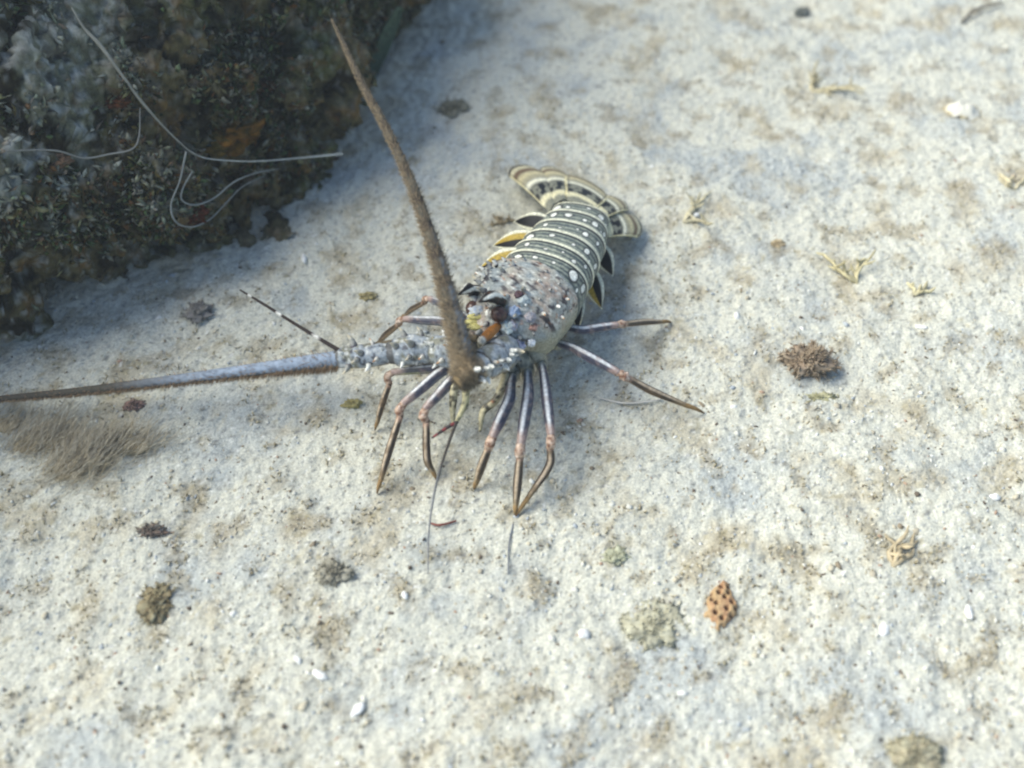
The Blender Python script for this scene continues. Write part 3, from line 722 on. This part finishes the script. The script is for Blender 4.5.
def sprig(x, y, size, col, label, seed, nbr=4, thick=.0012, ang0=.9):
    """branched olive weed: curved forked stalks from one holdfast"""
    r = random.Random(seed); p = on_ground(x, y); parts = []
    for b in range(nbr):
        a = ang0 + r.uniform(-1.1, 1.1); L = size * r.uniform(.6, 1.1); pts = [Vector((0, 0, 0))]; d = Vector((math.cos(a), math.sin(a), .25))
        for k in range(4):
            d = (d + Vector((r.uniform(-.6, .6), r.uniform(-.6, .6), r.uniform(-.45, .25)))).normalized(); pts.append(pts[-1] + d * L / 4)
            pts[-1].z = max(pts[-1].z, .002)
        t = thick * r.uniform(.8, 1.3)
        v, f, tt, an = sweep(pts, [t, t * 1.2, t, t * 1.1, t * .4], 22, 7)
        v = v + .0008 * fbm(v, 300, 2, off=seed)[:, None]
        parts.append((v, f, lin(*col) * r.uniform(.8, 1.15)))
        for q_ in range(2):
            i = r.randint(1, 3); d2 = Vector((r.uniform(-1, 1), r.uniform(-1, 1), r.uniform(.0, .8))).normalized()
            v, f, tt, an = sweep([pts[i], pts[i] + d2 * L * .16, pts[i] + d2 * L * .26 + Vector((0, 0, .002))], [t * .9, t, t * .4], 10, 6)
            parts.append((v, f, lin(*col) * r.uniform(.8, 1.2)))
    V, F, C = merge(parts)
    return thing_mesh('algae_sprig', p, V, F, C, M_algae, label, 'seaweed', 'seaweed sprigs on the sand')
sprig(812, 92, .058, (188, 178, 146), 'largest forked tan seaweed sprig, near the top of the sand', 1, 5)
sprig(857, 283, .046, (186, 176, 138), 'olive yellow seaweed sprig on the open sand above the brown fuzzy lump', 2, 4)
sprig(684, 222, .054, (192, 184, 154), 'pale olive seaweed sprig just beyond the lobster tail fan', 3, 4, .0014, .4)
sprig(1014, 190, .028, (192, 182, 150), 'yellowish seaweed sprig at the right edge of the sand', 4, 3, .0015, 1.5)
sprig(893, 566, .040, (178, 164, 134), 'brown seaweed sprig on the sand above the white chips, lower right', 5, 4, .0013, 1.9)
sprig(915, 295, .018, (184, 176, 142), 'tiny olive seaweed scrap beside the olive yellow sprig', 6, 3, .0014, .2)
sprig(503, 225, .020, (150, 136, 108), 'small drab weed tuft beside the spotted abdomen', 7, 4, .0012, 2.2)

def fuzzy(name, x, y, rad, col, col2, label, cat, seed, fuzz=700, fl=.006, lift=.6):
    p = on_ground(x, y, rad[2] * lift); root = empty(name, p)
    me = blob_mesh('lump', rad, lin(*col), M_algae, seed, .8, 1.9, (30, 22), lin(*col2)); link('lump', me, root)
    co = np.array([v.co for v in me.vertices]); no = co / np.linalg.norm(co, axis=1)[:, None]
    r = np.random.default_rng(seed); i = r.integers(0, len(co), fuzz)
    cc = mixc(np.tile(lin(*col), (fuzz, 1)), lin(*col2), r.random(fuzz))
    f = blades(co[i] * r.uniform(.9, 1.05, (fuzz, 1)), no[i], r.uniform(.5, 1.2, fuzz) * fl, r.uniform(.0006, .0014, fuzz), cc, 'fuzz', M_algae, root); f['kind'] = 'stuff'
    return tag(root, label, cat)
fuzzy('algae_lump', 811, 362, (.0175, .0125, .0100), (148, 130, 110), (168, 154, 132), 'brown fuzzy lump standing alone on the sand right of the lobster', 'algae', 3, 1800, .0065)
fuzzy('algae_lump', 334, 573, (0.0110, 0.0077, 0.0037), (157, 153, 136), (140, 135, 120), 'small greyish brown fuzzy lump below the walking legs', 'algae', 4, 500, .004)
fuzzy('algae_lump', 198, 312, (0.0099, 0.0088, 0.0037), (125, 121, 117), (143, 139, 129), 'dark purplish round lump on the shaded sand near the rock', 'algae', 5, 400, .003)
fuzzy('algae_lump', 915, 752, (0.0154, 0.0110, 0.0031), (160, 151, 126), (175, 171, 144), 'soft brown lump cut by the bottom edge of the picture', 'algae', 6, 500, .004)
fuzzy('algae_lump', 655, 625, (0.0209, 0.0154, 0.0022), (171, 167, 143), (184, 182, 159), 'low tan fuzzy mound left of the spotted orange coral piece', 'algae', 7, 900, .004)
fuzzy('algae_lump', 616, 556, (0.0088, 0.0066, 0.0019), (163, 163, 136), (177, 179, 154), 'small flat olive lump on the sand below the forked legs', 'algae', 8, 200, .002)
fuzzy('algae_lump', 155, 603, (0.0099, 0.0121, 0.0019), (127, 113, 85), (165, 157, 126), 'rusty dark brown crusted lump on the lower left sand', 'algae', 9, 500, .004)
fuzzy('algae_lump', 152, 531, (0.0099, 0.0044, 0.0019), (128, 107, 92), (114, 116, 110), 'small dark reddish scrap above the rusty lump', 'algae', 10, 260, .004)
fuzzy('algae_lump', 134, 405, (0.0066, 0.0044, 0.0019), (146, 118, 107), (132, 116, 105), 'tiny red tuft just under the level antenna', 'algae', 11, 160, .003)
fuzzy('algae_lump', 455, 108, (0.0143, 0.0110, 0.0031), (126, 121, 106), (143, 140, 117), 'dark brown weedy clump on the shaded sand behind the raised antenna', 'algae', 12, 500, .005)
fuzzy('algae_lump', 352, 404, (0.0066, 0.0044, 0.0019), (167, 154, 100), (150, 144, 103), 'tiny ochre lump between level antenna and walking legs', 'algae', 13, 120, .002)
fuzzy('algae_lump', 368, 296, (0.0066, 0.0044, 0.0019), (163, 150, 103), (143, 135, 107), 'tiny ochre lump behind the far walking legs', 'algae', 14, 120, .002)
fuzzy('algae_lump', 778, 244, (0.0055, 0.0044, 0.0019), (181, 165, 131), (167, 150, 122), 'tiny orange lump on the bright sand right of the tail fan', 'algae', 15, 120, .002)
fuzzy('algae_lump', 802, 12, (0.0088, 0.0066, 0.0031), (112, 114, 110), (137, 142, 133), 'small dark lump near the top edge of the bright sand', 'algae', 16, 200, .004)
fuzzy('algae_lump', 818, 398, (0.0143, 0.0044, 0.0012), (161, 157, 122), (175, 172, 140), 'thin olive brown scrap just below the brown fuzzy lump', 'algae', 17, 240, .003)

# feathery weed waving beside the level antenna
root = empty('feathery_weed', on_ground(78, 468)); tag(root, 'soft tan feathery weed waving on the sand below the level antenna', 'seaweed')
r = np.random.default_rng(31); PP, LL, CC, NN = [], [], [], []
for (x, y, hgt, n) in [(30, 446, .040, 420), (70, 470, .044, 640), (96, 452, .040, 420), (8, 424, .032, 220), (136, 446, .030, 220), (56, 440, .036, 320)]:
    b = A(on_ground(x, y)) - A(root.location); hold = blob_mesh('holdfast', (.012, .009, .003), lin(160, 146, 118), M_algae, int(x), .3, 2, (16, 10)); link('holdfast', hold, root, b)
    PP.append(b + r.normal(size=(n, 3)) * np.array([.013, .009, .002])); NN.append(np.tile([.9, .6, .6], (n, 1)) * 1.9); LL.append(r.uniform(.4, 1, n) * hgt)
    CC.append(mixc(np.tile(lin(190, 174, 142), (n, 1)), lin(208, 202, 184), r.random(n)) * r.uniform(.8, 1.1, (n, 1)))
PP, LL, CC, NN = map(np.concatenate, (PP, LL, CC, NN))
f = blades(PP, NN, LL, np.full(len(PP), .00035), CC, 'plume', M_algae, root, .35); f['kind'] = 'stuff'

# orange coral piece with dark pits
p = on_ground(720, 607, .003)
out = [(538, 170), (590, 215), (615, 300), (650, 370), (662, 430), (625, 490), (580, 535), (550, 585), (495, 630), (420, 610), (440, 560), (390, 525), (370, 465), (410, 440), (395, 370), (415, 300), (460, 240), (510, 205)]
outw = np.array([(A(px(660 + cx * .1172, 560 + cy * .1172, p.z)) - A(p))[:2] for cx, cy in out])
ol = catmull(np.vstack([outw, outw[:1]]), 97)[:-1]; cen2 = ol.mean(0)
nr_ = 34; rr = np.linspace(0, 1, nr_)[:, None, None]
G = cen2 + (ol - cen2)[None] * rr
pits = np.array([(A(px(660 + cx * .1172, 560 + cy * .1172, p.z)) - A(p))[:2] for cx, cy in [(580, 240), (500, 290), (430, 300), (550, 330), (610, 372), (475, 380), (645, 425), (565, 430), (470, 465), (605, 485), (405, 515), (525, 510), (455, 560), (525, 585), (425, 612), (440, 350), (520, 240), (580, 290)]])
Gf = G.reshape(-1, 2); dm = np.min(np.hypot(Gf[:, None, 0] - pits[None, :, 0], Gf[:, None, 1] - pits[None, :, 1]), 1)
edge = np.repeat(np.linspace(0, 1, nr_), 96)
zt = .0045 * np.sqrt(np.clip(1 - edge ** 4, 0, 1)) - .003 * sstep(.0026, .0010, dm) + .0004 * fbm(np.c_[Gf, 0 * Gf[:, 0]], 400, 2)
ccx = mixc(np.tile(lin(178, 150, 112), (len(Gf), 1)), lin(168, 132, 98), sstep(-.2, .4, fbm(np.c_[Gf, 0 * Gf[:, 0]], 120, 2)))
ccx = mixc(ccx, lin(70, 46, 40), sstep(.0020, .0008, dm + .0005 * fbm(np.c_[Gf, 0 * Gf[:, 0]], 500, 2)) * .9)
Vt = np.c_[Gf, zt]; skirt = np.c_[ol * 1.0, np.full(96, -.006)]
thing_mesh('coral_piece', p, np.vstack([Vt, skirt]), np.vstack([grid_faces(nr_ + 1, 96, True)]), np.vstack([ccx, np.tile(lin(120, 80, 56), (96, 1))]), M_grain, 'flat orange coral piece pitted with dark holes lying on the sand', 'coral')

# shells and chips
def chip(x, y, rad, col, label, seed, cat='shell', name='shell_chip', rot=0):
    p = on_ground(x, y, rad[2] * .4); o = link(name, blob_mesh(name, rad, lin(*col), M_grain, seed, .35, 1.4, (12, 8)), None, p); o.rotation_euler = (.25 * (seed % 3 - 1), .2 * (seed % 2), rot)
    return tag(o, label, cat, 'pale shell chips on the sand')
for i, (x, y, rx, ry, rz, lab) in enumerate([
        (995, 497, .0045, .003, .002, 'bright white shell chip at the far right edge of the sand'), (969, 612, .0075, .0026, .002, 'long white shell chip on the lower right sand'),
        (320, 675, .0065, .003, .002, 'white shell chip with a dark notch, below the greyish brown lump'), (357, 710, .006, .004, .002, 'bluish white shell flake near the bottom, right of the notched chip'),
        (405, 595, .0035, .0026, .002, 'small white chip right of the greyish brown lump'), (584, 634, .0045, .004, .0025, 'round white chip left of the tan mound'),
        (737, 316, .0045, .0025, .002, 'white chip on bright sand above and left of the brown fuzzy lump'), (921, 327, .006, .002, .0015, 'thin white sliver below the tiny olive weed scrap'),
        (884, 630, .006, .004, .002, 'dull white chip left of the long white chip'), (298, 660, .0035, .002, .0015, 'tiny white sliver left of the notched chip'),
        (696, 215, .0035, .003, .002, 'small pale chip in the sand by the pale olive sprig'), (304, 258, .008, .003, .002, 'pale elongated fragment on shaded sand below the loose filaments')]):
    chip(x, y, (rx, ry, rz), (226, 226, 220), lab, i + 2, rot=i * 1.3)
# cupped bivalve half with a yellowish rim
p = on_ground(962, 112, -.0005); m, n = 18, 28
v, u = np.meshgrid(np.linspace(.02, 1, m), np.linspace(0, 2 * math.pi, n, endpoint=False), indexing='ij'); v, u = v.ravel(), u.ravel()
Vs = np.stack([.020 * v * np.cos(u), .015 * v * np.sin(u) * (1 + .2 * np.cos(u)), .007 * (1 - v ** 2) + .0010 * np.cos(u * 12) * v], 1)
Vs += .0035 * fbm(Vs, 90, 3, .6, off=5)[:, None]
o = thing_mesh('bivalve_shell', p, Vs, grid_faces(m, n, True), mixc(np.tile(lin(214, 211, 196), (len(v), 1)), lin(190, 172, 124), sstep(.85, 1, v)), M_grain, 'large whitish domed shell half buried in the sand, upper right', 'shell')
so = o.modifiers.new('thickness', 'SOLIDIFY'); so.thickness = .0012

# threads, twigs and loose filaments
def strand(name, pts, r, col, label, cat, group=None, mat=M_fil, n=7, m=90):
    w_ = [Vector(p) for p in pts]; b = w_[0].copy(); v, f, t, a = sweep([q_ - b for q_ in w_], r, m, n)
    return thing_mesh(name, b, v, f, lin(*col), mat, label, cat, group)
strand('twig', [on_ground(430, 523, .002), on_ground(440, 525, .003), on_ground(456, 521, .002)], [.0007, .0010, .0007], (120, 72, 62), 'short reddish twig lying beside the long antennule tip', 'twig', mat=M_algae)
strand('thread', [on_ground(513, 524, .001), on_ground(509, 545, .002), on_ground(508, 574, .001)], [.0007, .0007, .0005], (120, 124, 128), 'thin grey strand standing in for a shadow line on the sand below the crossed foot tips', 'thread')  # grey strand added in place of a shadow line below the feet
strand('thread', [on_ground(600, 398, .002), on_ground(622, 403, .003), on_ground(645, 402, .003), on_ground(662, 399, .002)], [.0007, .0008, .0008, .0006], (190, 186, 176), 'pale thread lying beside the foot of the outstretched leg', 'thread')
strand('twig', [on_ground(962, 22, .003), on_ground(976, 10, .006), on_ground(1002, 2, .004)], [.0014, .0018, .0012], (92, 84, 76), 'dark bent twig at the top of the bright sand', 'twig', mat=M_algae)
def drape(pts, off):
    T = []
    for x, y in pts:
        d = ray(x, y); h = rock_bvh.ray_cast(CAM, d); g = (on_ground(x, y) - CAM).length
        T.append(min((h[0] - CAM).length if h[0] else g, g) - off)
    T = np.array(T); n_ = len(T)
    mn = np.array([T[max(0, i - 1):i + 2].min() for i in range(n_)]); av = np.array([mn[max(0, i - 1):i + 2].mean() for i in range(n_)])
    return [CAM + ray(x, y) * float(min(t, q_)) for (x, y), t, q_ in zip(pts, av, T)]
gF = 'pale filaments hanging on the rock'
strand('filament', drape([(72, 8), (84, 28), (100, 45), (122, 75), (142, 102), (165, 128), (188, 150), (198, 156)], .010), [.0008, .0012, .0018, .0013, .0014, .0009, .0009, .0006], (136, 134, 122), 'thick silted filament running down the rock face', 'filament', gF)
strand('filament', drape([(188, 150), (205, 158), (235, 161), (262, 161), (300, 158), (342, 154)], .014), [.0006, .0006, .0006, .0007, .0008, .0012], (176, 178, 170), 'bright taut filament reaching out from the rock over the sand', 'filament', gF)
strand('filament', drape([(186, 152), (180, 180), (171, 205), (176, 222), (192, 227), (210, 219), (226, 203), (242, 187), (264, 176)], .012), [.0009, .0008, .0008, .0008, .0008, .0008, .0007, .0006, .0004], (122, 126, 122), 'drooping grey filament making the lower loop below the rock', 'filament', gF)
strand('filament', drape([(192, 172), (183, 188), (182, 200), (195, 205), (214, 198), (234, 182), (256, 173), (278, 169)], .014), [.0006, .0008, .0008, .0008, .0008, .0008, .0007, .0004], (128, 132, 128), 'grey filament making the small upper loop below the rock', 'filament', gF)
strand('filament', drape([(2, 152), (30, 150), (58, 151), (84, 158), (110, 154), (132, 149), (139, 136), (140, 108)], .012), [.0006, .0008, .0008, .0008, .0008, .0008, .0006, .0004], (128, 128, 122), 'sagging grey filament across the silted end of the rock', 'filament', gF)
# dark weed blade standing at the rock's edge
bp_ = on_ground(372, 78, .0); tp_ = px(400, 8, .10); d = tp_ - bp_
m, n = 30, 9; v, u = np.meshgrid(np.linspace(0, 1, m), np.linspace(-1, 1, n), indexing='ij'); v, u = v.ravel(), u.ravel()
wv = .009 * np.sin((.12 + .85 * v) * math.pi) ** .6
Vs = np.outer(v, A(d)) + np.outer(u * wv, [.93, .3, -.1]) + np.outer(.012 * np.sin(v * math.pi) + .003 * u ** 2, [0, -.8, .5])
o = thing_mesh('weed_blade', bp_, Vs, grid_faces(m, n), mixc(np.tile(lin(58, 84, 78), (len(v), 1)), lin(80, 96, 76), v), M_algae, 'dark blue green weed blade standing at the edge of the rock', 'seaweed')
so = o.modifiers.new('thickness', 'SOLIDIFY'); so.thickness = .0014

# ------------------------------------------------------------------ the water itself, faintly milky
hz = [(-3.2, -3.2, -1.2), (3.2, 3.2, .86)]
(x0, y0, z0), (x1, y1, z1) = hz
Vh = [(x0, y0, z0), (x1, y0, z0), (x1, y1, z0), (x0, y1, z0), (x0, y0, z1), (x1, y0, z1), (x1, y1, z1), (x0, y1, z1)]
Fh = [(0, 3, 2, 1), (4, 5, 6, 7), (0, 1, 5, 4), (1, 2, 6, 5), (2, 3, 7, 6), (3, 0, 4, 7)]
mh = bpy.data.materials.new('milky_water'); mh.use_nodes = True
tn = mh.node_tree; tn.nodes.clear()
vo = tn.nodes.new('ShaderNodeVolumePrincipled'); vo.inputs['Color'].default_value = (.80, .92, 1, 1); vo.inputs['Density'].default_value = .042; vo.inputs['Anisotropy'].default_value = .3
oo = tn.nodes.new('ShaderNodeOutputMaterial'); tn.links.new(vo.outputs[0], oo.inputs['Volume'])
haze = link('haze', make_mesh('haze', Vh, Fh, None, mh, False)); haze['kind'] = 'stuff'; haze['label'] = 'faintly milky blue sea water over the sand'; haze['category'] = 'water'
